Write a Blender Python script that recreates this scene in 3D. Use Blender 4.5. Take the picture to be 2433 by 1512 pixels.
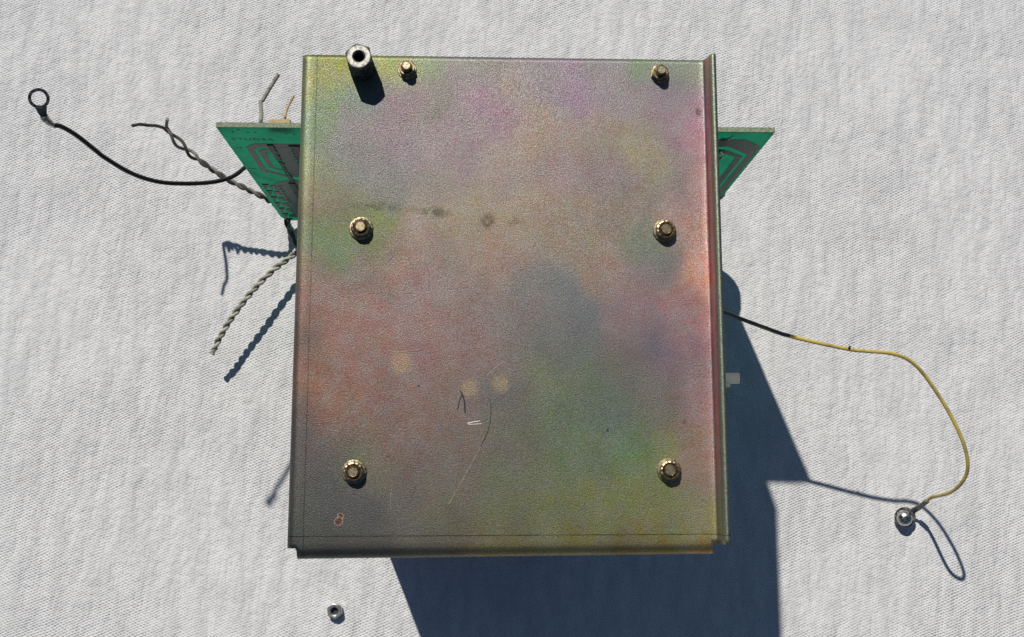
import bpy, bmesh, math, random
from mathutils import Vector, Matrix, noise

MM = 0.001
scene = bpy.context.scene
for o in list(bpy.data.objects):
    bpy.data.objects.remove(o)

# ------------------------------------------------------------------ camera
CAM_H = 431.0
cam_d = bpy.data.cameras.new('camera')
cam_d.sensor_fit = 'HORIZONTAL'
cam_d.sensor_width = 36.0
cam_d.lens = 36.0 * 2600 / 2432
cam_d.clip_start = 0.01
cam_d.clip_end = 50.0
cam = bpy.data.objects.new('camera', cam_d)
scene.collection.objects.link(cam)
cam.matrix_world = Matrix((
    (0.999584, -0.004537, -0.028496, 0.0),
    (0.000000, 0.987559, -0.157250, 0.0),
    (0.028855, 0.157184, 0.987148, CAM_H * MM),
    (0, 0, 0, 1)))
scene.camera = cam

# ------------------------------------------------------------------ light
SUN_TO = Vector((-0.356, 0.8834, 1.0)).normalized()
world = bpy.data.worlds.new('World')
scene.world = world
world.use_nodes = True
wn = world.node_tree.nodes
wl = world.node_tree.links
wn.clear()
sky = wn.new('ShaderNodeTexSky')
sky.sky_type = 'NISHITA'
sky.sun_disc = False
sky.sun_elevation = math.asin(SUN_TO.z)
sky.sun_rotation = math.atan2(SUN_TO.x, SUN_TO.y)
sky.air_density = 1.0
sky.dust_density = 0.2
sky.ozone_density = 3.0
bg = wn.new('ShaderNodeBackground')
bg.inputs['Strength'].default_value = 0.05
wo = wn.new('ShaderNodeOutputWorld')
wl.new(sky.outputs[0], bg.inputs[0])
wl.new(bg.outputs[0], wo.inputs[0])

sun_d = bpy.data.lights.new('sun', 'SUN')
sun_d.energy = 5.0
sun_d.angle = math.radians(0.8)
sun_d.color = (1.0, 0.965, 0.86)
sun = bpy.data.objects.new('sun', sun_d)
scene.collection.objects.link(sun)
sun.rotation_euler = (-SUN_TO).to_track_quat('-Z', 'Y').to_euler()
sun.location = SUN_TO * 2

vs = scene.view_settings
vs.view_transform = 'Standard'
vs.look = 'None'
vs.exposure = -0.59
vs.gamma = 1.0
vs.use_curve_mapping = False
scene.render.engine = 'CYCLES'
scene.render.resolution_x = 1024
scene.render.resolution_y = 637

C = scene.collection
random.seed(7)


# ------------------------------------------------------------------ node helpers
KP = 1.0457                 # plate layout, measured units to millimetres


class NT:
    def __init__(self, name):
        self.m = bpy.data.materials.new(name)
        self.m.use_nodes = True
        self.t = self.m.node_tree
        self.t.nodes.clear()
        self.out = self.t.nodes.new('ShaderNodeOutputMaterial')

    def n(self, kind, **kw):
        nd = self.t.nodes.new('ShaderNode' + kind)
        for k, v in kw.items():
            setattr(nd, k, v)
        return nd

    def link(self, a, b):
        self.t.links.new(a, b)

    def put(self, sock, v):
        if isinstance(v, bpy.types.NodeSocket):
            self.link(v, sock)
        else:
            sock.default_value = v

    def math(self, op, a, b=0.0, c=None, clamp=False):
        nd = self.n('Math', operation=op, use_clamp=clamp)
        self.put(nd.inputs[0], a)
        self.put(nd.inputs[1], b)
        if c is not None:
            self.put(nd.inputs[2], c)
        return nd.outputs[0]

    def mrange(self, v, a, b, c, d, smooth=True):
        nd = self.n('MapRange', interpolation_type='SMOOTHSTEP' if smooth else 'LINEAR')
        for i, x in enumerate((v, a, b, c, d)):
            self.put(nd.inputs[i], x)
        return nd.outputs[0]

    def mix(self, f, a, b, blend='MIX'):
        nd = self.n('Mix', data_type='RGBA', blend_type=blend)
        self.put(nd.inputs[0], f)
        self.put(nd.inputs[6], a)
        self.put(nd.inputs[7], b)
        return nd.outputs[2]

    def noise(self, vec, scale, detail=2.0, rough=0.5, dist=0.0):
        nd = self.n('TexNoise')
        if vec is not None:
            self.link(vec, nd.inputs['Vector'])
        nd.inputs['Scale'].default_value = scale
        nd.inputs['Detail'].default_value = detail
        nd.inputs['Roughness'].default_value = rough
        nd.inputs['Distortion'].default_value = dist
        return nd

    def obj(self):
        return self.n('TexCoord').outputs['Object']

    def mapping(self, vec, loc=(0, 0, 0), rot=(0, 0, 0), scale=(1, 1, 1)):
        nd = self.n('Mapping')
        self.link(vec, nd.inputs[0])
        nd.inputs[1].default_value = loc
        nd.inputs[2].default_value = rot
        nd.inputs[3].default_value = scale
        return nd.outputs[0]

    def principled(self, color, rough=0.5, metal=0.0, normal=None, **kw):
        p = self.n('BsdfPrincipled')
        self.put(p.inputs['Base Color'], color)
        self.put(p.inputs['Roughness'], rough)
        self.put(p.inputs['Metallic'], metal)
        if normal is not None:
            self.link(normal, p.inputs['Normal'])
        for k, v in kw.items():
            self.put(p.inputs[k], v)
        self.link(p.outputs[0], self.out.inputs[0])
        return p

    def bump(self, h, strength=1.0, dist=0.0001, normal=None):
        b = self.n('Bump')
        self.link(h, b.inputs['Height'])
        b.inputs['Strength'].default_value = strength
        b.inputs['Distance'].default_value = dist
        if normal is not None:
            self.link(normal, b.inputs['Normal'])
        return b.outputs[0]


def s2l(v):
    v = v / 255.0
    return v / 12.92 if v <= 0.04045 else ((v + 0.055) / 1.055) ** 2.4


def rgb(r, g, b):
    return (s2l(r), s2l(g), s2l(b), 1.0)


def simple(name, col, rough=0.5, metal=0.0, var=0.15, nscale=900.0, bump=0.0, **kw):
    t = NT(name)
    co = t.obj()
    nz = t.noise(co, nscale, 3.0).outputs[0]
    lo = tuple(c * (1 - var) for c in col[:3]) + (1,)
    hi = tuple(min(1, c * (1 + var)) for c in col[:3]) + (1,)
    c = t.mix(t.mrange(nz, 0.3, 0.7, 0, 1), lo, hi)
    r = t.mrange(nz, 0.3, 0.7, rough * 0.85, min(1, rough * 1.15))
    nrm = t.bump(nz, 1.0, bump) if bump else None
    t.principled(c, r, metal, nrm, **kw)
    return t.m


# ------------------------------------------------------------------ materials
def mat_cloth():
    t = NT('white_woven_cotton')
    co = t.obj()
    warp = t.noise(co, 55.0, 2.0)
    wv = t.n('VectorMath', operation='SUBTRACT')
    t.link(warp.outputs['Color'], wv.inputs[0])
    wv.inputs[1].default_value = (0.5, 0.5, 0.5)
    ws = t.n('VectorMath', operation='SCALE')
    t.link(wv.outputs[0], ws.inputs[0])
    ws.inputs[3].default_value = 0.0022
    wa = t.n('VectorMath', operation='ADD')
    t.link(co, wa.inputs[0])
    t.link(ws.outputs[0], wa.inputs[1])
    r = t.mapping(wa.outputs[0], rot=(0, 0, math.radians(-22)))
    sep = t.n('SeparateXYZ')
    t.link(r, sep.inputs[0])
    k = 2 * math.pi
    v = t.math('MULTIPLY', sep.outputs[1], k / 0.00096)
    u = t.math('MULTIPLY', sep.outputs[0], k / 0.00128)
    # rows of small gaps between the threads, each row offset from the last
    wob = t.noise(co, 420.0, 2.0, 0.6).outputs[0]
    u2 = t.math('MULTIPLY_ADD', wob, 3.2, t.math('MULTIPLY_ADD', v, 0.5, u))
    v2 = t.math('MULTIPLY_ADD', t.noise(co, 260.0, 2.0).outputs[0], 2.6, v)
    weave = t.math('ADD', t.math('MULTIPLY', t.math('SINE', u2), 0.5), t.math('MULTIPLY', t.math('SINE', v2), 0.6))
    fine = t.noise(co, 1500.0, 3.0, 0.65).outputs[0]
    st = t.mapping(co, rot=(0, 0, math.radians(-5)), scale=(1.0, 0.3, 1.0))
    streak = t.noise(st, 190.0, 3.0, 0.55).outputs[0]
    lump = t.noise(co, 330.0, 3.0, 0.6).outputs[0]
    amt = t.mrange(t.noise(co, 14.0, 2.0).outputs[0], 0.35, 0.65, 0.5, 1.0)
    h = t.math('MULTIPLY', weave, amt)
    h = t.math('MULTIPLY_ADD', fine, 1.8, h)
    nrm1 = t.bump(h, 0.7, 0.00016)
    h2 = t.math('MULTIPLY_ADD', lump, 0.55, t.math('MULTIPLY', streak, 1.6))
    nrm = t.bump(h2, 0.6, 0.0015, nrm1)
    hole = t.math('MULTIPLY', t.mrange(weave, -0.9, -0.1, 0.38, 0.0), amt)
    hole = t.math('MULTIPLY_ADD', t.mrange(fine, 0.28, 0.5, 0.30, 0.0), 1.0, hole)
    c = t.mix(hole, (0.86, 0.85, 0.88, 1), (0.33, 0.327, 0.34, 1))
    c2 = t.mix(t.mrange(streak, 0.36, 0.66, 0.0, 0.26), c, (0.46, 0.455, 0.475, 1))
    t.principled(c2, 0.9, 0.0, nrm, **{'Sheen Weight': 0.08, 'Specular IOR Level': 0.2})
    return t.m


def mat_plate():
    t = NT('yellow_passivated_zinc')
    co = t.obj()
    at = t.n('Attribute', attribute_name='passivation')
    base = at.outputs['Color']
    # iridescent blotches: small hue shifts of the passivation film
    n1 = t.noise(co, 150.0, 3.0, 0.6).outputs[0]
    hs = t.n('HueSaturation')
    t.link(t.mrange(n1, 0.25, 0.75, 0.475, 0.525, False), hs.inputs['Hue'])
    t.link(t.mrange(t.noise(co, 260.0, 2.0).outputs[0], 0.3, 0.7, 0.66, 1.0), hs.inputs['Saturation'])
    t.link(base, hs.inputs['Color'])
    col = hs.outputs[0]
    tint = t.noise(co, 330.0, 3.0, 0.6)
    col = t.mix(0.06, col, tint.outputs['Color'], 'OVERLAY')
    sep = t.n('SeparateXYZ')
    t.link(co, sep.inputs[0])
    X, Y = sep.outputs[0], sep.outputs[1]
    jit = t.math('MULTIPLY', t.math('SUBTRACT', t.noise(co, 700.0, 3.0, 0.6).outputs[0], 0.5), 0.0022)

    blot = t.noise(co, 520.0, 3.0, 0.6).outputs[0]

    def spot(c_in, x, y, rx, ry, colour, amt, soft=0.35):
        x, y, rx, ry = x * KP, y * KP, rx * KP, ry * KP
        dx = t.math('DIVIDE', t.math('SUBTRACT', X, x * MM), rx * MM)
        dy = t.math('DIVIDE', t.math('SUBTRACT', Y, y * MM), ry * MM)
        d = t.math('SQRT', t.math('ADD', t.math('MULTIPLY', dx, dx), t.math('MULTIPLY', dy, dy)))
        d = t.math('ADD', d, t.math('MULTIPLY', jit, 1000.0 / max(rx, 1.0)))
        f = t.mrange(d, 1.0 - soft, 1.0 + soft, amt, 0.0)
        if soft > 0.6:
            f = t.math('MULTIPLY', f, t.mrange(blot, 0.36, 0.56, 0.15, 1.0))
        return t.mix(f, c_in, colour)

    tan = rgb(205, 182, 142)
    for x, y, r in ((-20.8, 33.4, 2.7), (-2.9, 26.8, 2.3), (5.4, 28.0, 2.1)):
        col = spot(col, x, y, r * 0.95, r, tan, 0.34, 0.5)
    smudge = (0.09, 0.085, 0.06, 1)
    for x, y, rx, ry, a in ((-28.4, 75.4, 6.0, 1.0, 0.6), (-12.1, 73.8, 3.2, 1.3, 0.75),
                            (1.7, 71.6, 1.6, 1.9, 0.7), (-20, 74.6, 5.0, 0.8, 0.3), (9.0, 71.3, 1.6, 1.1, 0.35),
                            (59.3, 102.6, 0.9, 0.9, 0.85), (53.1, 18.4, 0.5, 0.8, 0.4)):
        col = spot(col, x, y, rx, ry, smudge, a, 0.7)
    for x, y, r in ((-35.4, -5.7, 0.55), (-36.0, -7.2, 0.75)):
        col = spot(col, x, y, r * 1.45, r * 1.45, (0.48, 0.36, 0.30, 1), 0.8, 0.2)
        col = spot(col, x, y, r, r, (0.15, 0.065, 0.045, 1), 0.9, 0.2)
    for x, y in ((-16.0, 27.4), (33, 16)):
        col = spot(col, x, y, 0.3, 0.3, (0.03, 0.025, 0.02, 1), 0.8, 0.4)
    # scribed lines
    lx = t.math('ABSOLUTE', t.math('SUBTRACT', X, -44.75 * KP * MM))
    fx = t.math('MULTIPLY', t.mrange(lx, 0.00005, 0.00022, 0.55, 0.0), t.mrange(n1, 0.3, 0.6, 0.4, 1.0))
    yy = t.math('SUBTRACT', Y, t.math('MULTIPLY_ADD', X, 0.0045, -10.75 * KP * MM))
    ly = t.math('ABSOLUTE', yy)
    fy = t.math('MULTIPLY', t.mrange(ly, 0.00005, 0.00022, 0.75, 0.0), t.mrange(n1, 0.3, 0.6, 0.5, 1.0))
    fl = t.math('MAXIMUM', fx, fy)
    col = t.mix(fl, col, (0.02, 0.02, 0.018, 1))
    # crystalline grain of the zinc
    g1 = t.noise(co, 3300.0, 1.0, 0.6, 0.5).outputs[0]
    g2 = t.noise(co, 6500.0, 1.0, 0.5).outputs[0]
    g = t.math('MULTIPLY_ADD', g2, 0.5, g1)
    gm = t.mrange(g, 0.55, 0.97, 0.56, 1.44, False)
    gc = t.noise(t.mapping(co, loc=(0.3, 0.1, 0.2)), 3000.0, 1.0, 0.6).outputs['Color']
    col = t.mix(0.20, col, gc, 'OVERLAY')
    vm = t.n('VectorMath', operation='SCALE')
    t.link(col, vm.inputs[0])
    t.link(gm, vm.inputs[3])
    dents = t.mrange(t.noise(co, 1250.0, 2.0, 0.7, 1.2).outputs[0], 0.24, 0.32, 0.8, 0.0)
    dens = t.mrange(t.noise(co, 60.0, 2.0).outputs[0], 0.45, 0.65, 0.0, 1.0)
    col = t.mix(t.math('MULTIPLY', dents, dens), vm.outputs[0], (0.03, 0.025, 0.02, 1))
    nrm = t.bump(g, 0.6, 0.00010)
    nrm = t.bump(t.noise(co, 160.0, 2.0, 0.5).outputs[0], 0.12, 0.0003, nrm)
    t.principled(col, t.mrange(g, 0.6, 0.9, 0.56, 0.48), 0.95, nrm)
    return t.m


def mat_gold_zinc():
    t = NT('gold_passivated_steel')
    co = t.obj()
    nz = t.noise(co, 1500.0, 3.0, 0.6)
    c = t.mix(t.mrange(nz.outputs[0], 0.35, 0.65, 0, 1), (0.30, 0.225, 0.135, 1), (0.62, 0.53, 0.36, 1))
    c = t.mix(0.25, c, nz.outputs['Color'], 'OVERLAY')
    t.principled(c, 0.38, 0.95, t.bump(nz.outputs[0], 0.5, 0.00008))
    return t.m


def mat_steel(name, col, rough=0.3):
    t = NT(name)
    co = t.obj()
    nz = t.noise(co, 900.0, 3.0, 0.55)
    c = t.mix(t.mrange(nz.outputs[0], 0.4, 0.62, 0, 1), tuple(x * 0.6 for x in col) + (1,), col + (1,))
    t.principled(c, t.mrange(nz.outputs[0], 0.35, 0.65, rough * 0.8, rough * 1.4), 1.0,
                 t.bump(nz.outputs[0], 0.15, 0.00005))
    return t.m


def mat_board():
    t = NT('green_fibreglass')
    co = t.obj()
    nz = t.noise(co, 180.0, 3.0).outputs[0]
    wv = t.noise(t.mapping(co, scale=(1, 1, 0.08)), 2600.0, 1.0).outputs[0]
    f = t.mrange(t.math('MULTIPLY_ADD', wv, 0.4, nz), 0.4, 0.95, 0.0, 1.0)
    c = t.mix(f, (0.075, 0.47, 0.34, 1), (0.11, 0.58, 0.43, 1))
    tr = t.n('BsdfTranslucent')
    t.link(c, tr.inputs[0])
    p = t.n('BsdfPrincipled')
    p.inputs['Base Color'].default_value = (0.012, 0.13, 0.085, 1)
    p.inputs['Roughness'].default_value = 0.45
    p.inputs['Specular IOR Level'].default_value = 0.3
    mx = t.n('MixShader')
    mx.inputs[0].default_value = 0.28
    t.link(tr.outputs[0], mx.inputs[1])
    t.link(p.outputs[0], mx.inputs[2])
    t.link(mx.outputs[0], t.out.inputs[0])
    return t.m


def mat_wire(name, col, rough=0.45, dirt=None, dscale=250.0):
    t = NT(name)
    co = t.obj()
    nz = t.noise(co, dscale, 3.0, 0.6).outputs[0]
    d = dirt if dirt else tuple(c * 0.6 for c in col)
    c = t.mix(t.mrange(nz, 0.48, 0.7, 0, 0.85), col + (1,), d + (1,))
    t.principled(c, rough, 0.0, t.bump(t.noise(co, 1800.0, 2.0).outputs[0], 0.3, 0.00005))
    return t.m


def mat_nylon():
    t = NT('milky_nylon')
    nz = t.noise(t.obj(), 300.0, 2.0).outputs[0]
    c = t.mix(t.mrange(nz, 0.3, 0.7, 0, 1), (0.90, 0.89, 0.84, 1), (0.96, 0.95, 0.91, 1))
    tr = t.n('BsdfTranslucent')
    t.link(c, tr.inputs[0])
    p = t.n('BsdfPrincipled')
    t.link(c, p.inputs['Base Color'])
    p.inputs['Roughness'].default_value = 0.4
    mx = t.n('MixShader')
    mx.inputs[0].default_value = 0.2
    t.link(tr.outputs[0], mx.inputs[1])
    t.link(p.outputs[0], mx.inputs[2])
    t.link(mx.outputs[0], t.out.inputs[0])
    return t.m


M = {
    'cloth': mat_cloth(),
    'plate': mat_plate(),
    'gold': mat_gold_zinc(),
    'steel': mat_steel('bright_zinc_steel', (0.62, 0.62, 0.60), 0.3),
    'zinc': simple('satin_zinc', (0.52, 0.52, 0.50), 0.42, 0.8, 0.2, 900.0, 0.00005),
    'dark_steel': mat_steel('dull_dark_steel', (0.20, 0.20, 0.205), 0.45),
    'lug_dark': mat_steel('tarnished_tin', (0.17, 0.17, 0.18), 0.5),
    'tin': mat_steel('dull_tin', (0.45, 0.43, 0.40), 0.38),
    'board': mat_board(),
    'copper': simple('solder_masked_copper', (0.035, 0.062, 0.054), 0.42, 0.2, 0.4, 700.0, 0.00012),
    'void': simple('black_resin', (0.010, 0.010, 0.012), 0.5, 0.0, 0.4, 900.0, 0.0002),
    'print': simple('dark_print_ink', (0.008, 0.06, 0.045), 0.6),
    'lobe': simple('thin_masked_copper', (0.03, 0.115, 0.085), 0.45, 0.1, 0.35, 500.0, 0.0002),
    'fibre': simple('raw_fibreglass_edge', (0.27, 0.31, 0.21), 0.75, 0.0, 0.35, 1500.0, 0.0001),
    'black_wire': mat_wire('black_pvc', (0.013, 0.013, 0.017), 0.4, (0.02, 0.02, 0.02)),
    'yellow_wire': mat_wire('soiled_yellow_pvc', (0.64, 0.49, 0.11), 0.4, (0.34, 0.28, 0.13), 130.0),
    'wire_shade': mat_wire('wire_shade_grey', (0.24, 0.22, 0.16), 0.5, (0.13, 0.12, 0.085), 200.0),  # grey tone standing in for the yellow wire in shade
    'grey_wire': mat_wire('grey_braid', (0.30, 0.285, 0.255), 0.75, (0.10, 0.09, 0.08), 700.0),
    'cream_wire': mat_wire('cream_braid', (0.50, 0.465, 0.39), 0.75, (0.22, 0.20, 0.165), 700.0),
    'brown_wire': mat_wire('dark_brown_braid', (0.085, 0.075, 0.06), 0.7, (0.03, 0.028, 0.025), 700.0),
    'amber': simple('amber_resin', (0.50, 0.36, 0.18), 0.5, 0.0, 0.25),
    'plastic': mat_nylon(),
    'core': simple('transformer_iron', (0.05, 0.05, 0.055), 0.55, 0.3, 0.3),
    'scratch': simple('bare_bright_scratch', (0.55, 0.55, 0.52), 0.4, 0.6),
    'pale_scratch': simple('pale_scratch', (0.42, 0.42, 0.36), 0.5, 0.5),
    'pencil': simple('graphite', (0.035, 0.037, 0.045), 0.5),
}


# ------------------------------------------------------------------ mesh helpers
def mesh_obj(name, verts, faces, mat, parent=None, smooth=False, scale=MM):
    me = bpy.data.meshes.new(name)
    me.from_pydata([tuple(c * scale for c in v) for v in verts], [], faces)
    me.update()
    if smooth:
        me.polygons.foreach_set('use_smooth', [True] * len(me.polygons))
    me.materials.append(mat)
    o = bpy.data.objects.new(name, me)
    C.objects.link(o)
    if parent is not None:
        o.parent = parent
    return o


def fix_normals(o):
    bm = bmesh.new()
    bm.from_mesh(o.data)
    bmesh.ops.recalc_face_normals(bm, faces=bm.faces)
    bm.to_mesh(o.data)
    bm.free()


def edge_split(o, ang=35):
    bm = bmesh.new()
    bm.from_mesh(o.data)
    for e in bm.edges:
        if len(e.link_faces) == 2 and e.calc_face_angle(0) > math.radians(ang):
            e.smooth = False
    bm.to_mesh(o.data)
    bm.free()


def bevel(o, w=0.15, seg=2):
    m = o.modifiers.new('bevel', 'BEVEL')
    m.width = w * MM
    m.segments = seg
    m.limit_method = 'ANGLE'
    m.angle_limit = math.radians(40)
    return o


def box(name, x0, x1, y0, y1, z0, z1, mat, parent=None, bev=0.0):
    v = [(x, y, z) for x in (x0, x1) for y in (y0, y1) for z in (z0, z1)]
    f = [(0, 1, 3, 2), (4, 6, 7, 5), (0, 4, 5, 1), (2, 3, 7, 6), (0, 2, 6, 4), (1, 5, 7, 3)]
    o = mesh_obj(name, v, f, mat, parent)
    fix_normals(o)
    if bev:
        bevel(o, bev)
    return o


def catmull(P, n=8):
    P = [Vector(p) for p in P]
    Q = [P[0] * 2 - P[1]] + P + [P[-1] * 2 - P[-2]]
    out = []
    for i in range(1, len(Q) - 2):
        p0, p1, p2, p3 = Q[i - 1], Q[i], Q[i + 1], Q[i + 2]
        for k in range(n):
            s = k / n
            out.append(0.5 * ((2 * p1) + (p2 - p0) * s + (2 * p0 - 5 * p1 + 4 * p2 - p3) * s * s
                              + (3 * p1 - p0 - 3 * p2 + p3) * s ** 3))
    out.append(P[-1].copy())
    return out


def frames(path):
    T = []
    for i in range(len(path)):
        a = path[max(i - 1, 0)]
        b = path[min(i + 1, len(path) - 1)]
        T.append((b - a).normalized())
    n = T[0].cross(Vector((0.2, 0.3, 1))).normalized()
    res = []
    for t in T:
        n = (n - t * n.dot(t)).normalized()
        res.append((t, n, t.cross(n)))
    return res


def tube_data(path, r, seg=10):
    fr = frames(path)
    V, F = [], []
    for i, (p, (t, n, b)) in enumerate(zip(path, fr)):
        rr = r[i] if isinstance(r, list) else r
        for k in range(seg):
            a = 2 * math.pi * k / seg
            V.append(tuple(p + (n * math.cos(a) + b * math.sin(a)) * rr))
    for i in range(len(path) - 1):
        for k in range(seg):
            k2 = (k + 1) % seg
            F.append((i * seg + k, i * seg + k2, (i + 1) * seg + k2, (i + 1) * seg + k))
    F.append(tuple(range(seg))[::-1])
    L = (len(path) - 1) * seg
    F.append(tuple(L + k for k in range(seg)))
    return V, F


def tube(name, pts, r, mat, parent=None, seg=10, n=8, raw=False):
    path = [Vector(p) for p in pts] if raw else catmull(pts, n)
    V, F = tube_data(path, r, seg)
    o = mesh_obj(name, V, F, mat, parent, True)
    fix_normals(o)
    edge_split(o, 50)
    return o


def strands(pts, r, pitch, phase=0.0, n=14, loose=0.0, loose_len=1.0):
    """two helices wound round one path; the first loose_len millimetres may stand apart"""
    path = catmull(pts, n)
    fr = frames(path)
    s = 0.0
    a = phase
    A, B = [], []
    for i, (p, (t, nn, b)) in enumerate(zip(path, fr)):
        k = max(0.0, 1.0 - s / loose_len) if loose else 0.0
        if i:
            ds = (p - path[i - 1]).length
            s += ds
            a += 2 * math.pi * ds / (pitch * (1 + 1.6 * k) * (1 + 0.35 * noise.noise(Vector((s / 7.0, phase, 2.0)))))
        sep = r * 0.98 + loose * math.sin(math.pi * min(1.0, max(0.0, s / loose_len))) * (1 if k > 0 else 0)
        d = (nn * math.cos(a) + b * math.sin(a)) * sep
        A.append(p + d)
        B.append(p - d)
    return A, B


def lathe_data(prof, seg=32, teeth=None):
    """prof: list of (radius, z); revolved about z"""
    V, F = [], []
    for j, (r, z) in enumerate(prof):
        for k in range(seg):
            a = 2 * math.pi * k / seg
            rr, zz = r, z
            if teeth:
                rr, zz = teeth(j, k, a, r, z)
            V.append((rr * math.cos(a), rr * math.sin(a), zz))
    for j in range(len(prof) - 1):
        for k in range(seg):
            k2 = (k + 1) % seg
            F.append((j * seg + k, j * seg + k2, (j + 1) * seg + k2, (j + 1) * seg + k))
    return V, F


def lathe(name, prof, mat, parent=None, seg=32, teeth=None, loc=(0, 0, 0), cap=(True, True)):
    V, F = lathe_data(prof, seg, teeth)
    if cap[0]:
        F.append(tuple(range(seg))[::-1])
    if cap[1]:
        L = (len(prof) - 1) * seg
        F.append(tuple(L + k for k in range(seg)))
    o = mesh_obj(name, V, F, mat, parent, True)
    o.location = [c * MM for c in loc]
    fix_normals(o)
    edge_split(o, 32)
    return o


def hexlathe(name, af, bore, z0, z1, ch, mat, parent=None, loc=(0, 0, 0), rot=0.0, depth=None, seg=60):
    """hexagonal nut or pillar with chamfered corners, countersunk bore"""
    R = af / 2

    def hexr(a):
        m = (a + math.pi / 6) % (math.pi / 3) - math.pi / 6
        return R / math.cos(m)
    V, F = [], []
    rows = [('b', bore, z0 if depth is None else z1 - depth), ('b', bore, z1 - 0.35), ('b', bore + 0.45, z1),
            ('c', R * 0.955, z1), ('h', 0, z1), ('h', 0, z0), ('b', bore, z0)]
    for kind, r, z in rows:
        for k in range(seg):
            a = 2 * math.pi * k / seg
            if kind == 'h':
                rr = hexr(a)
                zz = z
                if z == z1:
                    zz = z1 - (rr - R * 0.955) * ch
            else:
                rr, zz = r, z
            V.append((rr * math.cos(a + rot), rr * math.sin(a + rot), zz))
    for j in range(len(rows) - 1):
        for k in range(seg):
            k2 = (k + 1) % seg
            F.append((j * seg + k, j * seg + k2, (j + 1) * seg + k2, (j + 1) * seg + k))
    if depth is not None:
        F.append(tuple(range(seg)))
    o = mesh_obj(name, V, F, mat, parent, True)
    o.location = [c * MM for c in loc]
    fix_normals(o)
    edge_split(o, 25)
    return o


def slab(name, poly, y0, y1, mat, parent=None):
    """polygon in board coordinates (x, z), thickened from y0 to y1"""
    n = len(poly)
    V = [(x, y0, z) for x, z in poly] + [(x, y1, z) for x, z in poly]
    F = [tuple(range(n)), tuple(range(2 * n - 1, n - 1, -1))]
    for i in range(n):
        j = (i + 1) % n
        F.append((i, i + n, j + n, j))
    o = mesh_obj(name, V, F, mat, parent)
    fix_normals(o)
    return o


def tag(o, label=None, cat=None, group=None, kind=None):
    if label:
        o['label'] = label
    if cat:
        o['category'] = cat
    if group:
        o['group'] = group
    if kind:
        o['kind'] = kind
    return o


# ------------------------------------------------------------------ the cloth
def make_cloth():
    N = 300
    size = 1300.0
    V, F = [], []
    for j in range(N + 1):
        for i in range(N + 1):
            x = (i / N - 0.5) * size
            y = (j / N - 0.5) * size + 60
            p = Vector((x * 0.94 + y * 0.33, (y * 0.94 - x * 0.33) * 0.45, 0))
            z = 0.75 * noise.noise(p / 26.0) + 0.9 * noise.noise(p / 60.0 + Vector((3, 7, 1)))
            z += 0.28 * noise.noise(Vector((x, y, 4.0)) / 9.0)
            V.append((x, y, z - 0.5))
    for j in range(N):
        for i in range(N):
            a = j * (N + 1) + i
            F.append((a, a + 1, a + N + 2, a + N + 1))
    o = mesh_obj('cloth', V, F, M['cloth'], None, True)
    tag(o, 'white woven cotton cloth spread flat in sunlight', 'cloth', kind='structure')
    return o


make_cloth()

# ------------------------------------------------------------------ the unit
unit = bpy.data.objects.new('power_supply_unit', None)
C.objects.link(unit)
unit.empty_display_size = 0.02
tag(unit, 'metal power supply unit with iridescent zinc cover plate, green circuit board and loose wires',
    'power supply')

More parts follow.
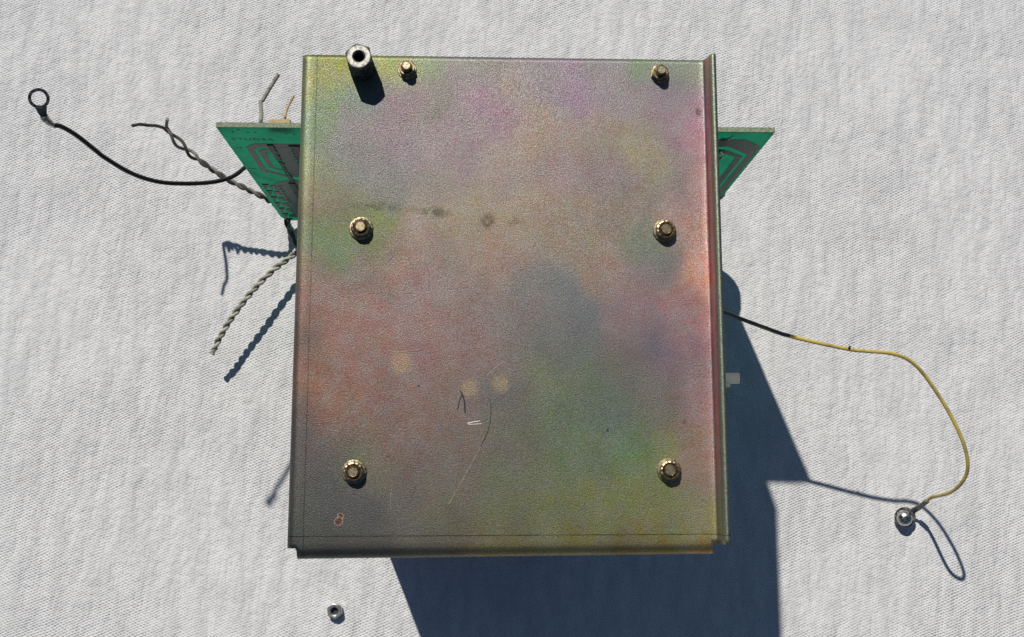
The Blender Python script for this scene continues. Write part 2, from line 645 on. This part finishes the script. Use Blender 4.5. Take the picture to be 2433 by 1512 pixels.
PZ = CAM_H - 297.4          # top face of the cover plate
TH = 1.35
COL = [
    (-48.4,109.3,185,182,105), (-47.8,83.3,165,175,95), (-47.9,62.6,140,130,100), (-48.5,40.1,115,105,95), (-48.9,18.2,100,95,88), (-49.1,-3.2,92,90,85),
    (-46.2,114.1,175,185,125), (-45.2,97.4,150,175,140), (-45.4,83.3,150,160,145), (-43.8,106.9,150,180,150), (-36.6,114.2,190,190,80), (-39.3,108.2,160,180,120),
    (-31.3,107.1,150,170,165), (-21.2,116.8,190,200,110), (-16.6,115.6,170,185,160), (-41.0,88.0,150,155,150), (-32.1,94.0,155,155,155), (-23.3,104.8,175,150,165),
    (-25.4,94.1,170,145,160), (-20.8,91.8,165,155,165), (-11.9,103.7,165,160,155), (-5.0,94.3,170,150,160), (-1.7,114.6,170,170,165), (-1.6,107.4,180,145,170),
    (4.1,99.1,175,145,165), (11.0,106.3,175,160,150), (12.1,94.4,175,155,140), (17.9,110.0,165,155,165), (27.1,110.1,165,140,165), (35.2,113.8,155,155,155),
    (40.9,107.8,160,145,155), (52.6,115.2,145,155,140), (45.6,116.4,135,160,125), (57.2,115.3,150,165,135), (52.4,106.8,140,130,150), (56.9,103.2,165,125,150),
    (47.6,100.7,155,140,140), (40.6,94.7,160,150,125), (47.4,88.8,155,145,120), (54.4,93.6,140,120,145), (58.4,94.9,175,120,130), (58.6,80.7,180,125,125),
    (54.1,83.0,135,130,130), (29.2,95.8,160,145,135), (23.4,86.3,160,140,140), (34.8,84.0,150,135,135), (6.4,86.1,165,150,145), (-10.5,82.5,160,150,145),
    (-27.4,81.2,150,148,148), (-42.9,76.4,150,130,110), (-39.4,69.5,130,140,110), (-35.1,74.2,135,145,110), (-38.2,65.0,115,150,105), (-28.3,69.6,140,150,95),
    (-27.1,63.9,130,135,115), (-22.6,60.5,165,130,120), (-16.0,67.4,160,145,135), (-4.8,74.4,165,150,130), (6.4,69.8,165,148,128), (17.7,72.2,160,145,130),
    (28.9,72.3,150,138,125), (40.3,74.7,145,132,122), (44.6,65.5,120,132,112), (50.2,63.2,115,118,120), (56.0,67.9,155,125,115), (58.6,58.7,180,130,110),
    (58.3,67.9,175,130,120), (17.6,63.0,150,138,125), (6.4,60.7,155,135,125), (15.3,56.2,128,128,128), (20.9,55.1,115,122,125), (32.2,58.5,148,130,118),
    (40.0,56.3,140,122,120), (46.7,57.5,118,118,122), (51.1,49.6,145,115,115), (39.8,45.0,135,115,118), (28.7,47.2,110,115,120), (19.8,44.9,120,120,120),
    (8.7,47.1,130,122,120), (-4.7,53.8,145,130,125), (-15.8,51.5,150,128,128), (-31.4,57.0,145,128,122), (-40.2,55.9,140,122,115), (-42.2,49.1,150,118,112),
    (-32.1,42.4,150,120,115), (-15.6,40.3,145,118,115), (-2.4,38.1,138,115,112), (8.7,37.0,125,115,112), (17.5,37.1,112,115,112), (28.6,38.2,108,112,110),
    (37.5,39.4,118,108,112), (46.4,40.5,110,105,115), (50.8,37.2,108,102,114), (57.5,40.6,155,112,115), (57.6,23.9,145,108,110), (55.0,29.4,125,110,112),
    (39.5,31.6,110,108,102), (28.5,31.6,105,116,98), (17.4,29.3,112,118,100), (6.5,27.1,115,112,108), (-4.5,23.8,125,110,105), (-15.4,27.0,135,112,108),
    (-26.4,29.2,138,110,104), (-37.4,34.7,145,115,105), (-44.0,34.6,140,110,102), (-41.5,24.8,145,110,92), (-45.7,18.2,115,95,95), (-37.0,18.2,138,108,98),
    (-26.1,12.8,125,105,98), (-15.3,16.1,125,106,100), (-4.4,12.9,118,106,98), (6.5,15.1,108,106,98), (17.4,16.2,100,110,92), (28.4,22.7,102,112,98),
    (35.0,20.6,95,110,100), (46.0,22.8,108,106,100), (54.7,17.3,135,108,108), (39.2,12.9,98,118,90), (45.7,6.5,115,122,78), (50.2,11.9,112,118,80),
    (54.4,4.3,122,115,98), (56.6,7.5,140,110,100), (28.2,9.7,100,112,90), (17.3,5.4,104,112,88), (6.5,4.3,105,108,92), (-6.5,3.2,110,104,94),
    (-17.3,5.3,110,100,94), (-25.9,5.3,105,98,92), (-36.9,11.8,100,98,95), (-44.3,9.6,98,95,95), (-29.2,8.6,105,115,90), (-38.8,2.1,92,92,94),
    (-43.0,-1.1,88,92,88), (-31.1,-3.2,88,88,90), (-20.4,-5.3,98,95,90), (-8.6,-6.4,105,102,88), (4.3,-5.3,105,108,84), (17.3,-6.4,106,110,80),
    (30.3,-4.3,108,112,80), (41.2,-1.1,108,114,80), (49.9,-2.1,112,112,80), (55.2,-6.4,118,118,92), (58.4,-9.6,128,125,60), (45.3,-9.6,112,110,72),
    (28.0,-10.1,105,106,75), (6.5,-10.1,102,104,84), (-15.0,-9.5,98,98,88), (-36.4,-8.5,85,86,84), (-44.8,-9.5,84,88,84), (-42.6,-14.7,70,70,68),
    (-25.6,-14.8,78,76,70), (-9.6,-14.8,88,82,66), (6.5,-14.8,102,90,55), (28.0,-14.8,100,88,50), (44.1,-14.9,98,86,52), (58.2,-14.4,115,85,50),
]


def lobe(x, y):
    """how strongly the sunlit satin plate returns light towards straight above, used to
    turn the observed tints into surface colour"""
    v = Vector((-x, -y, 297.4)).normalized()
    h = (v + SUN_TO).normalized()
    a2 = 0.50 ** 4
    c2 = h.z ** 2
    D = a2 / (math.pi * (c2 * (a2 - 1) + 1) ** 2)
    return D * 3.4 * 0.9 / (4 * v.z) + 0.10


def tint(x, y, r, g, b):
    """surface colour of one patch of the passivation film from its observed shade"""
    k = 1.0 / lobe(x, y)
    c = [s2l(r) * 0.86 * k, s2l(g) * 0.83 * k, s2l(b) * 0.82 * k]
    m = sum(c) / 3
    up = max(0.0, min(1.0, (y - 45) / 50.0))
    sat = (1.0 if x < 5 else 1.12) * (1 - up) + 0.86 * up
    if x > 56:
        sat *= 0.82
    return (x, y, *(max(0.004, m + (v - m) * sat) for v in c))


LOBES = [tint(p[0] * KP, p[1] * KP, *p[2:]) for p in COL]


def film(x, y):
    # the film's bands wander: warp the lookup, and vary its depth a little
    q = Vector((x, y * 0.7, 0.0))
    x += 5.0 * noise.noise(q / 11.0) + 2.4 * noise.noise(q / 4.5 + Vector((9, 2, 5)))
    y += 5.0 * noise.noise(q / 11.0 + Vector((5, 1, 8))) + 2.4 * noise.noise(q / 4.5 + Vector((1, 7, 3)))
    dep = 1.0 + 0.10 * noise.noise(q / 7.0 + Vector((2, 2, 2)))
    sw = 0.0
    acc = [0.0, 0.0, 0.0]
    for bx, by, r, g, b in LOBES:
        d2 = (x - bx) ** 2 + (y - by) ** 2
        if d2 > 900:
            continue
        w = math.exp(-d2 / 34.0) + 1e-7 / (1 + d2)
        sw += w
        acc[0] += w * r
        acc[1] += w * g
        acc[2] += w * b
    return [min(0.95, dep * a / sw) for a in acc]


def make_plate():
    FH = 9.6
    xl, xr = -49.1 * KP, 60.95 * KP
    rl, rr = 2.5, 0.7
    prof = [(xl, PZ - 20), (xl, PZ - 10), (xl, PZ - rl)]
    for k in range(1, 7):
        a = math.pi / 2 * k / 6
        prof.append((xl + rl - rl * math.cos(a), PZ - rl + rl * math.sin(a)))
    f0 = len(prof) - 1
    nflat = 86
    xa, xb = xl + rl, xr - rr
    for k in range(1, nflat + 1):
        prof.append((xa + (xb - xa) * k / nflat, PZ))
    f1 = len(prof) - 1
    for k in range(1, 5):
        a = math.pi / 2 * k / 4
        prof.append((xb + rr * math.sin(a), PZ + rr - rr * math.cos(a)))
    prof += [(xr, PZ + 5), (xr, PZ + FH)]
    ytop, ybot = 117.6 * KP, -13.9 * KP
    rows = 104
    V, cols, F = [], [], []
    W = len(prof)

    def skew(x, y):
        t = (x + 49) / 112.0
        s = (y - ybot) / (ytop - ybot)
        return y + (1 - s) * 1.2 * t - s * 0.35 * (t - 0.5)

    for j in range(rows + 1):
        y0 = ytop + (ybot - ytop) * j / rows
        for i, (x, z) in enumerate(prof):
            y = skew(x, y0)
            if z > PZ + 1 and j < 3:
                y -= 2.0 * (z - PZ) / FH * (1 - j / 3)
            wob = 0.10 * noise.noise(Vector((x / 30, y / 30, 1.0))) if f0 <= i <= f1 else 0
            V.append((x, y, z + wob))
            # interference tint follows the surface round the bends
            if i > f1:
                c = film(61.9, y)
                if z > PZ + 0.5:
                    t_ = max(0.0, min(1.0, (y + 6) / 22.0))
                    a_, b_ = (s2l(128), s2l(128), s2l(112)), (s2l(158), s2l(104), s2l(106))
                    c = [(a_[q] * (1 - t_) + b_[q] * t_) * 1.25 for q in range(3)]
                if i == W - 1:
                    c = [s2l(150), s2l(158), s2l(136)]
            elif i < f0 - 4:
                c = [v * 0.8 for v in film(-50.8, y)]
            else:
                c = film(x, y)
                if i < f0 + 1:          # highlight along the bend, painted into the film colour
                    kb = 1.0 + 0.9 * max(0.0, min(1.0, (y - 20) / 60.0)) * (1 - abs(i - (f0 - 2)) / 3.0)
                    c = [min(0.95, v * kb) for v in c]
            cols.append(c)
    for j in range(rows):
        for i in range(W - 1):
            a = j * W + i
            F.append((a, a + W, a + W + 1, a + 1))
    # front flange, bent down
    base = rows * W
    prev = [base + i for i in range(f0, f1 + 1)]
    rb = 2.9
    steps = [(rb * math.sin(math.pi / 2 * k / 6), -rb + rb * math.cos(math.pi / 2 * k / 6)) for k in range(1, 7)]
    steps += [(rb, -9.0), (rb, -16.0)]
    for dy, dz in steps:
        cur = []
        for i in range(f0, f1 + 1):
            x, z = prof[i]
            if i == f0:
                x += 0.35
            if i == f1:
                x -= 0.3
            y = skew(x, ybot) - dy
            V.append((x, y, PZ + dz))
            cols.append([v for v in film(x, min(y, -13.0))])
            cur.append(len(V) - 1)
        for q in range(len(cur) - 1):
            F.append((prev[q], cur[q], cur[q + 1], prev[q + 1]))
        prev = cur
    o = mesh_obj('cover_plate', V, F, M['plate'], unit, True)
    ca = o.data.color_attributes.new('passivation', 'FLOAT_COLOR', 'POINT')
    ca.data.foreach_set('color', [q for c in cols for q in (c[0], c[1], c[2], 1.0)])
    s = o.modifiers.new('sheet', 'SOLIDIFY')
    s.thickness = TH * MM
    s.offset = -1.0
    s.use_even_offset = True
    edge_split(o, 60)
    return o


plate = make_plate()
tag(plate, 'iridescent yellow, pink and green zinc plated cover plate with one upturned edge')

# marks on the plate
tube('pencil_mark', [(-6.17, 22.27, PZ), (-5.65, 24.78, PZ), (-5.02, 26.56, PZ), (-5.86, 27.71, PZ)], 0.13, M['pencil'], plate, 6)
tube('pencil_mark', [(-5.02, 26.56, PZ), (-4.34, 24.57, PZ), (-4.13, 21.44, PZ)], 0.2, M['pencil'], plate, 6)
tube('scratch', [(-3.50, 18.57, PZ), (-1.78, 18.98, PZ), (-0.08, 19.26, PZ)], 0.09, M['scratch'], plate, 6)
tube('scratch', [(-3.24, 18.30, PZ), (-1.57, 18.35, PZ), (0.26, 18.47, PZ)], 0.07, M['scratch'], plate, 6)
tube('hairline_scratch', [(2.52, 25.44, PZ), (2.88, 20.86, PZ), (1.98, 16.31, PZ), (0.17, 12.35, PZ)], 0.09, M['pencil'], plate, 6)
tube('hairline_scratch', [(0.17, 12.35, PZ), (-2.87, 6.71, PZ), (-5.66, 1.67, PZ), (-8.43, -3.12, PZ)], 0.11,
     M['pale_scratch'], plate, 6)
rs = random.Random(21)
for k in range(14):
    x, y = rs.uniform(-42, 55), rs.uniform(-8, 95)
    a = rs.gauss(1.3, 0.6)
    L = rs.uniform(1.5, 6.0)
    c = rs.uniform(-0.4, 0.4)
    tube('hairline_scratch', [(x, y, PZ - 0.03), (x + math.cos(a) * L / 2 + c, y + math.sin(a) * L / 2, PZ - 0.02),
                              (x + math.cos(a) * L, y + math.sin(a) * L, PZ - 0.03)], 0.07,
         M['pale_scratch'] if k % 3 else M['pencil'], plate, 6, 4)

# ------------------------------------------------------------------ hex standoff
so = hexlathe('standoff', 6.9, 1.4, PZ - 0.2, PZ + 8.6, 0.55, M['dark_steel'], unit, (-34.1, 119.3, 0),
              math.radians(14), depth=7.0, seg=72)
# bright faced end, a ring a hair above the pillar's end
ring = lathe('end_face', [(1.84, PZ + 8.62), (3.08, PZ + 8.62), (3.08, PZ + 8.5), (1.84, PZ + 8.5), (1.84, PZ + 8.62)],
             M['tin'], so, 48, cap=(False, False))

# ------------------------------------------------------------------ threaded studs and nuts
def make_nut(x, y, rot, seed=0):
    """stud with a round-shouldered flange nut and a shakeproof washer under it"""
    rnd = random.Random(seed)
    b = lathe('nut', [(2.35, 0.2), (2.5, 0.7), (2.45, 1.5), (2.25, 1.85), (1.95, 1.95), (1.75, 1.75), (1.6, 1.3)],
              M['gold'], unit, 60, lambda j, k, a, r, z: (r * (1 + 0.018 * math.cos(6 * a) * (1 if 1 <= j <= 3 else 0)), z
                                                         + 0.05 * math.cos(12 * a + seed) * (1 if 3 <= j <= 4 else 0)),
              (x, y, PZ), cap=(True, False))
    b.rotation_euler = (rnd.uniform(-0.03, 0.03), rnd.uniform(-0.03, 0.03), rot)
    b.scale = (1.1, 1.1, 1.3)
    lathe('washer', [(2.2, -0.05), (2.95, -0.05), (3.0, 0.25), (2.85, 0.5), (2.4, 0.58), (2.2, 0.55)], M['gold'], b, 60,
          lambda j, k, a, r, z: (r + (0.05 * math.cos(15 * a) if r > 2.8 else 0), z), cap=(True, True))
    lathe('threaded_stud', [(1.6, 1.2), (1.5, 1.35), (1.42, 1.5), (1.42, 2.0 + rnd.uniform(0, 0.4)), (1.22, 2.35 + rnd.uniform(0, 0.3)), (1.12, 2.3)],
          M['gold'], b, 36, None)
    return b


def make_long_stud(x, y, rot):
    """taller stud with a plain low nut"""
    b = hexlathe('nut', 4.3, 1.3, 0.2, 2.0, 0.5, M['gold'], unit, (x, y, PZ), rot)
    lathe('washer', [(1.5, -0.05), (2.7, -0.05), (2.72, 0.2), (2.55, 0.32), (1.5, 0.32)], M['gold'], b, 48)
    lathe('threaded_stud', [(1.4, 0.3), (1.4, 3.7), (1.2, 3.95), (1.05, 3.85)], M['gold'], b, 36, None)
    return b


make_long_stud(-21.28, 118.8, 0.3)
make_long_stud(50.8, 118.4, 0.9)
make_nut(-33.3, 72.4, 0.1, 1)
make_nut(51.25, 72.4, 0.5, 2)
make_nut(-33.75, 5.55, 0.8, 3)
make_nut(51.05, 5.95, 0.25, 4)

# ------------------------------------------------------------------ circuit board
BF, BB = 107.34, 108.77          # front and back faces
board = slab('circuit_board', [(-78.9, 116.2), (-78.9, 9.0), (-77.9, 5.0), (-75.5, 3.4), (66.0, 3.4), (72.0, 21.0), (88.4, 24.0), (88.4, 116.2)],
             BF, BB, M['board'], unit)
tag(board, 'green circuit board standing on edge, lit through from behind')
box('board_edge', -78.9, 88.4, BF - 0.02, BB + 0.02, 116.21, 116.5, M['fibre'], board)
# corner of copper tracks, left side
cu = BF - 0.12


def trace(poly):
    return slab('copper_trace', poly, cu, BF + 0.02, M['copper'], board)


trace([(-73.9, 97.7), (-70.7, 100.9), (-45, 100.9), (-45, 97.8), (-69.7, 97.8), (-72.1, 95.1), (-72.4, 72.7), (-67.5, 67.6),
       (-45, 67.6), (-45, 64.9), (-67.3, 64.9), (-74.3, 71.4)])
trace([(-70.9, 93.3), (-69.0, 95.6), (-66.9, 95.4), (-66.9, 93.6), (-68.8, 92.4), (-69.2, 74.3), (-66.9, 73.2), (-66.9, 72.2), (-70.8, 75.3)])
trace([(-64.9, 99.0 - 1.4), (-60.7, 97.6), (-60.7, 68.1), (-64.9, 68.1)])
trace([(-57.0, 97.6), (-45.0, 97.6), (-45.0, 68.1), (-57.0, 68.1)])
slab('copper_trace', [(-72.9, 56.5), (-67.6, 60.5), (-60.5, 60.5), (-60.5, 8.0), (-72.9, 8.0)], cu, BF + 0.02, M['lobe'], board)


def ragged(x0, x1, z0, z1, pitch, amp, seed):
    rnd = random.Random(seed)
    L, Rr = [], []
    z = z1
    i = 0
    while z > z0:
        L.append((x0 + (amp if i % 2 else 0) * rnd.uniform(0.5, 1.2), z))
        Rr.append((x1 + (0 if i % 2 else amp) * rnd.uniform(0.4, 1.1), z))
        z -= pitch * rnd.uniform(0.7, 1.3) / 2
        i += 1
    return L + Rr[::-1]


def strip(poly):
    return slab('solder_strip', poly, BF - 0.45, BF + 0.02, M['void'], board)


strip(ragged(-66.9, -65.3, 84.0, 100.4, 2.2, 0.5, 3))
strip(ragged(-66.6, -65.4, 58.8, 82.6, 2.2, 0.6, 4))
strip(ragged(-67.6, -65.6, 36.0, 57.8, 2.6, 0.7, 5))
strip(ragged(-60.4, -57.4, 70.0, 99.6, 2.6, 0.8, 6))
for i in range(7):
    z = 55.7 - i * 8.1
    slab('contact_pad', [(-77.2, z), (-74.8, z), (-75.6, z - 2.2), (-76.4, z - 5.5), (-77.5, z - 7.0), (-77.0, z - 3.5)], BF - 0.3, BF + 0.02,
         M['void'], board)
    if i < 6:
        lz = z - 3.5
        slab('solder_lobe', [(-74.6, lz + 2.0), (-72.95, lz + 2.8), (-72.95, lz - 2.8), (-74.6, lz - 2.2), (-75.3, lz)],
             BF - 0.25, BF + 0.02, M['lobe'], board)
for i in range(7):
    z = 53.5 - i * 3.4
    slab('copper_dash', [(-71.9, z), (-70.8, z), (-70.8, z - 1.1), (-71.9, z - 1.1)], cu - 0.1, BF, M['void'], board)
for x, z in ((-74.9, 112.3), (-72.8, 114.2), (-70.4, 111.8), (-68.3, 111.7), (-59.2, 110.7), (-56.8, 110.4),
             (-77.6, 74.6), (-76.6, 74.4), (-75.8, 74.1), (-77.0, 97.0), (-75.8, 97.0)):
    slab('copper_dash', [(x - 0.28, z + 0.3), (x + 0.2, z + 0.55), (x + 0.32, z - 0.4), (x - 0.1, z - 0.55)], cu, BF + 0.02, M['print'], board)
# right side tracks
trace([(60, 109.2), (81.3, 109.3), (87.5, 102.6), (87.1, 30.0), (84.9, 30.0), (85.4, 94.3), (77.6, 102.2), (60, 102.2)])
trace([(60, 99.9), (77.1, 99.1), (84.3, 92.5), (83.7, 30.0), (82.0, 30.0), (82.2, 91.2), (78.0, 95.0), (60, 96.1)])
for x0, z0, x1, z1 in ((73.4, 109.9, 76.6, 112.7), (75.6, 98.6, 77.4, 95.7), (76.6, 90.6, 77.9, 93.8)):
    tube('solder_joint', [(x0, BF - 0.2, z0), ((x0 + x1) / 2, BF - 0.7, (z0 + z1) / 2), (x1, BF - 0.1, z1)], [0.55] * 6 + [0.45] * 5 + [0.25] * 6,
         M['tin'], board, 8)
# maker's lettering
fc = bpy.data.curves.new('lettering', 'FONT')
fc.body = 'STUDER'
fc.size = 1.0
fc.space_character = 1.12
fo = bpy.data.objects.new('lettering_tmp', fc)
C.objects.link(fo)
dg = bpy.context.evaluated_depsgraph_get()
tm = bpy.data.meshes.new_from_object(fo.evaluated_get(dg))
bpy.data.objects.remove(fo)
xs = [v.co.x for v in tm.vertices]
ys = [v.co.y for v in tm.vertices]
wx, wy = max(xs) - min(xs), max(ys) - min(ys)
lx0, ly0 = min(xs), min(ys)
for v in tm.vertices:
    u = (v.co.x - lx0) / wx
    q = (v.co.y - ly0) / wy
    v.co = Vector(((-76.7 + 12.9 * u) * MM, (BF - 0.06) * MM, (104.4 - 0.5 * u + 2.2 * q) * MM))
tm.name = 'lettering'
tm.materials.clear()
tm.materials.append(M['print'])
lo = bpy.data.objects.new('lettering', tm)
C.objects.link(lo)
lo.parent = board
sm = lo.modifiers.new('thick', 'SOLIDIFY')
sm.thickness = 0.05 * MM
sm.offset = 0

# component behind the right edge of the board and the resin block by its top edge
cap = lathe('capacitor', [(11.3, 0), (12.0, 0.6), (12.0, 4.8), (11.3, 5.4), (2, 5.4)], M['core'], unit, 40)
cap.rotation_euler = (math.radians(-90), 0, 0)
cap.location = (79.0 * MM, (BB + 0.1) * MM, 36.0 * MM)
box('resin_block', -63.6, -57.2, BB + 0.05, BB + 1.5, 112.6, 115.7, M['amber'], unit, 0.25)
tube('lead_wire', [(-60.8, 113.5, 103.0), (-60.7, 114.3, 105.0), (-60.4, 117.1, 104.5), (-58.7, 122.2, 103)], 0.42, M['amber'], unit, 8)
tube('lead_wire', [(-68.6, 109.6, 92.0), (-68.8, 113.4, 101.0), (-68.9, 117.0, 100.5), (-69.5, 121.2, 99.5), (-68.9, 122.4, 99), (-67.05, 126.7, 98), (-64.8, 131.5, 97)],
     0.62, M['grey_wire'], unit, 10)

# ------------------------------------------------------------------ body below the plate
box('transformer', -42.0, 40.0, -7.0, 72.0, 0.0, PZ - 6.0, M['core'], unit, 1.0)
box('mounting_bracket', -57.5, 30.0, -19.5, -7.05, 54.0, 56.0, M['tin'], unit, 0.3)
for x in (-38.0, 45.0):
    box('spacer_bracket', x - 3.5, x + 3.5, 60.0, BF - 0.05, PZ - 26.0, PZ - TH - 0.02, M['tin'], unit, 0.3)
cn = slab('connector', [(40.0, 103.0), (78.1, 103.0), (78.1, 105.0), (40.0, 105.0)], 32.5, 35.7, M['plastic'], unit)
bevel(cn, 0.3)
box('latch', 50.0, 75.2, 31.4, 32.45, 103.3, 104.6, M['plastic'], cn, 0.25)

# ------------------------------------------------------------------ black wire with ring terminal
bw = tube('black_wire', [(-124.4, 105.6, 121.5), (-123.0, 105.85, 119.8), (-120.2, 104.75, 115.5), (-116.5, 102.1, 109.7),
                         (-114.4, 100.6, 106.4), (-109.1, 98.3, 98.5), (-103.4, 97.7, 91.5), (-97.3, 98.7, 85.5), (-89.2, 100.9, 79.5),
                         (-83.4, 103.9, 75.5), (-80.0, 108.0, 72.3), (-77.0, 113.0, 69.0), (-70.0, 112.0, 60.0)], 0.72,
          M['black_wire'], unit, 12)


def ring_terminal(name, center, tail, axis, ro, ri, th, neck, mat, parent):
    """flat ring with a tab running to the crimp"""
    c = Vector(center)
    n = Vector(axis).normalized()
    t = (Vector(tail[0]) - c)
    t = (t - n * t.dot(n)).normalized()
    b = n.cross(t)
    V, F = [], []
    seg = 40
    for k in range(seg):
        a = 2 * math.pi * k / seg
        d = t * math.cos(a) + b * math.sin(a)
        for r, h in ((ro, -th / 2), (ro, th / 2), (ri, th / 2), (ri, -th / 2)):
            V.append(tuple(c + d * r + n * h))
    for k in range(seg):
        k2 = (k + 1) % seg
        for q in range(4):
            q2 = (q + 1) % 4
            F.append((k * 4 + q, k2 * 4 + q, k2 * 4 + q2, k * 4 + q2))
    # tab: from ring through the tail points, width neck
    pts = [c + t * (ro * 0.86)] + [Vector(p) for p in tail]
    i0 = len(V)
    for i, p in enumerate(pts):
        d = (pts[min(i + 1, len(pts) - 1)] - pts[max(i - 1, 0)]).normalized()
        s = n.cross(d).normalized()
        up = d.cross(s)
        wdt = neck * (1.25 if i == 0 else 1.0 if i < len(pts) - 1 else 0.6)
        for a, h in ((-1, -1), (1, -1), (1, 1), (-1, 1)):
            V.append(tuple(p + s * a * wdt / 2 + up * h * th / 2 * 0.97))
    for i in range(len(pts) - 1):
        for q in range(4):
            q2 = (q + 1) % 4
            F.append((i0 + i * 4 + q, i0 + i * 4 + q2, i0 + (i + 1) * 4 + q2, i0 + (i + 1) * 4 + q))
    F.append((i0, i0 + 1, i0 + 2, i0 + 3))
    L = i0 + (len(pts) - 1) * 4
    F.append((L + 3, L + 2, L + 1, L))
    o = mesh_obj(name, V, F, mat, parent)
    fix_normals(o)
    bevel(o, 0.08, 1)
    return o


ring_terminal('ring_terminal', (-126.6, 111.4, 128.0), [(-126.3, 108.2, 125.8), (-126.05, 106.9, 124.6)],
              (0.35, -0.33, 0.86), 2.9, 2.0, 0.5, 2.5, M['lug_dark'], bw)
tube('crimp', [(-126.1, 107.2, 124.9), (-125.8, 106.5, 124.0), (-125.1, 105.9, 122.6), (-124.4, 105.6, 121.5)],
     [1.2] * 9 + [1.05] * 6 + [0.9] * 4 + [0.65] * 6, M['tin'], bw, 10)

# ------------------------------------------------------------------ twisted pair rising past the board
main = [(-116.8, 133.2, 39.2), (-112.0, 128.0, 34.5), (-105.2, 123.0, 29.8), (-96.6, 117.8, 25.2), (-87.5, 113.8, 22.1),
        (-83.1, 112.0, 19.0), (-80.3, 111.4, 10.5), (-78.6, 109.4, 2.6), (-77.2, 105.5, 2.0), (-74.8, 100.2, 2.0), (-70.7, 94.2, 2.4)]
A, B = strands(main, 0.62, 8.8, 1.2, 14, 0.75, 17.0)
tipA = catmull([(-123.3, 128.1, 56.1), (-121.6, 129.6, 53.2), (-119.7, 130.1, 50.8), (-118.3, 131.9, 45.0), tuple(A[0]), tuple(A[2])], 6)[:-7]
tipB = catmull([(-115.0, 135.2, 43.2), (-115.6, 134.7, 41.6), tuple(B[0]), tuple(B[2])], 6)[:-7]
tw = tube('twisted_wire_pair', [tuple(p) for p in tipA] + [tuple(p) for p in A], 0.61, M['brown_wire'], unit, 9, raw=True)
tag(tw, 'dark and grey twisted wire pair with split ends left of the circuit board')
tube('wire_strand', [tuple(p) for p in tipB] + [tuple(p) for p in B], 0.61, M['grey_wire'], tw, 9, raw=True)

# ------------------------------------------------------------------ lower twisted pair
low = [(-66.0, 99.0, 7.0), (-73.7, 92.3, 8.0), (-80.8, 85.9, 10.0), (-88.3, 77.3, 11.5), (-96.0, 66.5, 11.6), (-100.7, 58.4, 10.6), (-102.7, 54.5, 9.5)]
A, B = strands(low, 0.66, 7.4, 0.2)
tl = tube('twisted_wire_pair', [tuple(p) for p in A], 0.66, M['cream_wire'], unit, 9, raw=True)
tag(tl, 'cream and grey twisted wire pair hanging low over the cloth')
tube('wire_strand', [tuple(p) for p in B], 0.66, M['grey_wire'], tl, 9, raw=True)
e = Vector((-102.7, 54.5, 9.5))
d = Vector((-2.0, -3.9, -0.9)).normalized()
lathe_o = tube('frayed_end', [tuple(e - d * 0.6), tuple(e + d * 0.8), tuple(e + d * 1.9)], [0.95] * 8 + [0.9] * 4 + [1.15] * 5, M['cream_wire'], tl, 9)

# ------------------------------------------------------------------ yellow wire with ring terminal
yw = tube('yellow_wire', [(38.0, 74.0, 44.0), (60.0, 70.5, 48.0), (85.0, 63.0, 52.6), (91.4, 60.4, 53.4), (104.3, 55.3, 54.7), (115.2, 52.3, 55.3),
                          (128.0, 49.4, 56.4), (134.3, 48.6, 57.2), (141.5, 47.95, 57.6), (148.0, 46.4, 56.1), (154.2, 42.3, 53.6),
                          (161.2, 33.7, 51.0), (166.4, 24.9, 49.8), (170.2, 16.1, 48.6), (172.2, 8.8, 45.6), (171.8, 3.7, 41.0),
                          (170.6, 0.0, 32.7), (170.6, -1.6, 17.4), (170.6, -3.2, 11.6)], 0.67, M['yellow_wire'], unit, 12)
tube('wire_shade', [(60.0, 70.5, 48.0), (85.0, 63.0, 52.6), (91.4, 60.4, 53.4), (104.3, 55.3, 54.7), (108.0, 54.2, 54.95)], 0.72, M['wire_shade'], yw, 12)  # dark tube painting the shade on this stretch of the wire
tube('wire_band', [(127.9, 49.9, 56.5), (128.5, 49.6, 56.6)], 0.84, M['black_wire'], yw, 8)  # short black band round the wire
ring_terminal('ring_terminal', (165.3, -9.4, 2.9), [(168.6, -6.7, 4.0), (169.9, -5.4, 6.5), (170.5, -3.6, 10.5)],
              (-0.16, -0.10, 1.0), 4.0, 2.0, 0.6, 2.1, M['tin'], yw)
tube('crimp', [(170.0, -5.2, 7.2), (170.4, -4.0, 9.8), (170.6, -3.2, 11.8)], [0.95] * 17, M['dark_steel'], yw, 10)

# ------------------------------------------------------------------ screw through the terminal, loose nut
sc = bpy.data.objects.new('screw', None)
C.objects.link(sc)
sc.empty_display_size = 0.005
sc.location = (165.3 * MM, -9.4 * MM, 0.35 * MM)
sc.rotation_euler = (0.10, -0.16, 0)
tag(sc, 'shiny dome headed screw through the ring terminal of the yellow wire', 'screw')
lathe('head', [(3.05, 2.9), (3.1, 3.4), (2.95, 4.2), (2.5, 5.0), (1.8, 5.6), (1.0, 5.9), (0.3, 6.0)], M['steel'], sc, 40)
hexlathe('nut', 5.4, 1.5, 0.1, 2.2, 0.5, M['steel'], sc)
lathe('shank', [(1.48, -0.1), (1.48, 2.95)], M['steel'], sc, 24)

ln = hexlathe('hex_nut', 5.3, 1.45, 0.0, 1.9, 0.55, M['zinc'], None, (-54.9, -44.2, 0.15), math.radians(8))
tag(ln, 'small loose zinc hex nut lying on the cloth', 'nut')
ln.rotation_euler = (math.radians(4), math.radians(-3), 0)
lathe('bore_shade', [(0.1, 0.12), (1.46, 0.12), (1.46, 0.0)], M['core'], ln, 32)  # dark disc standing in for the shade inside the bore
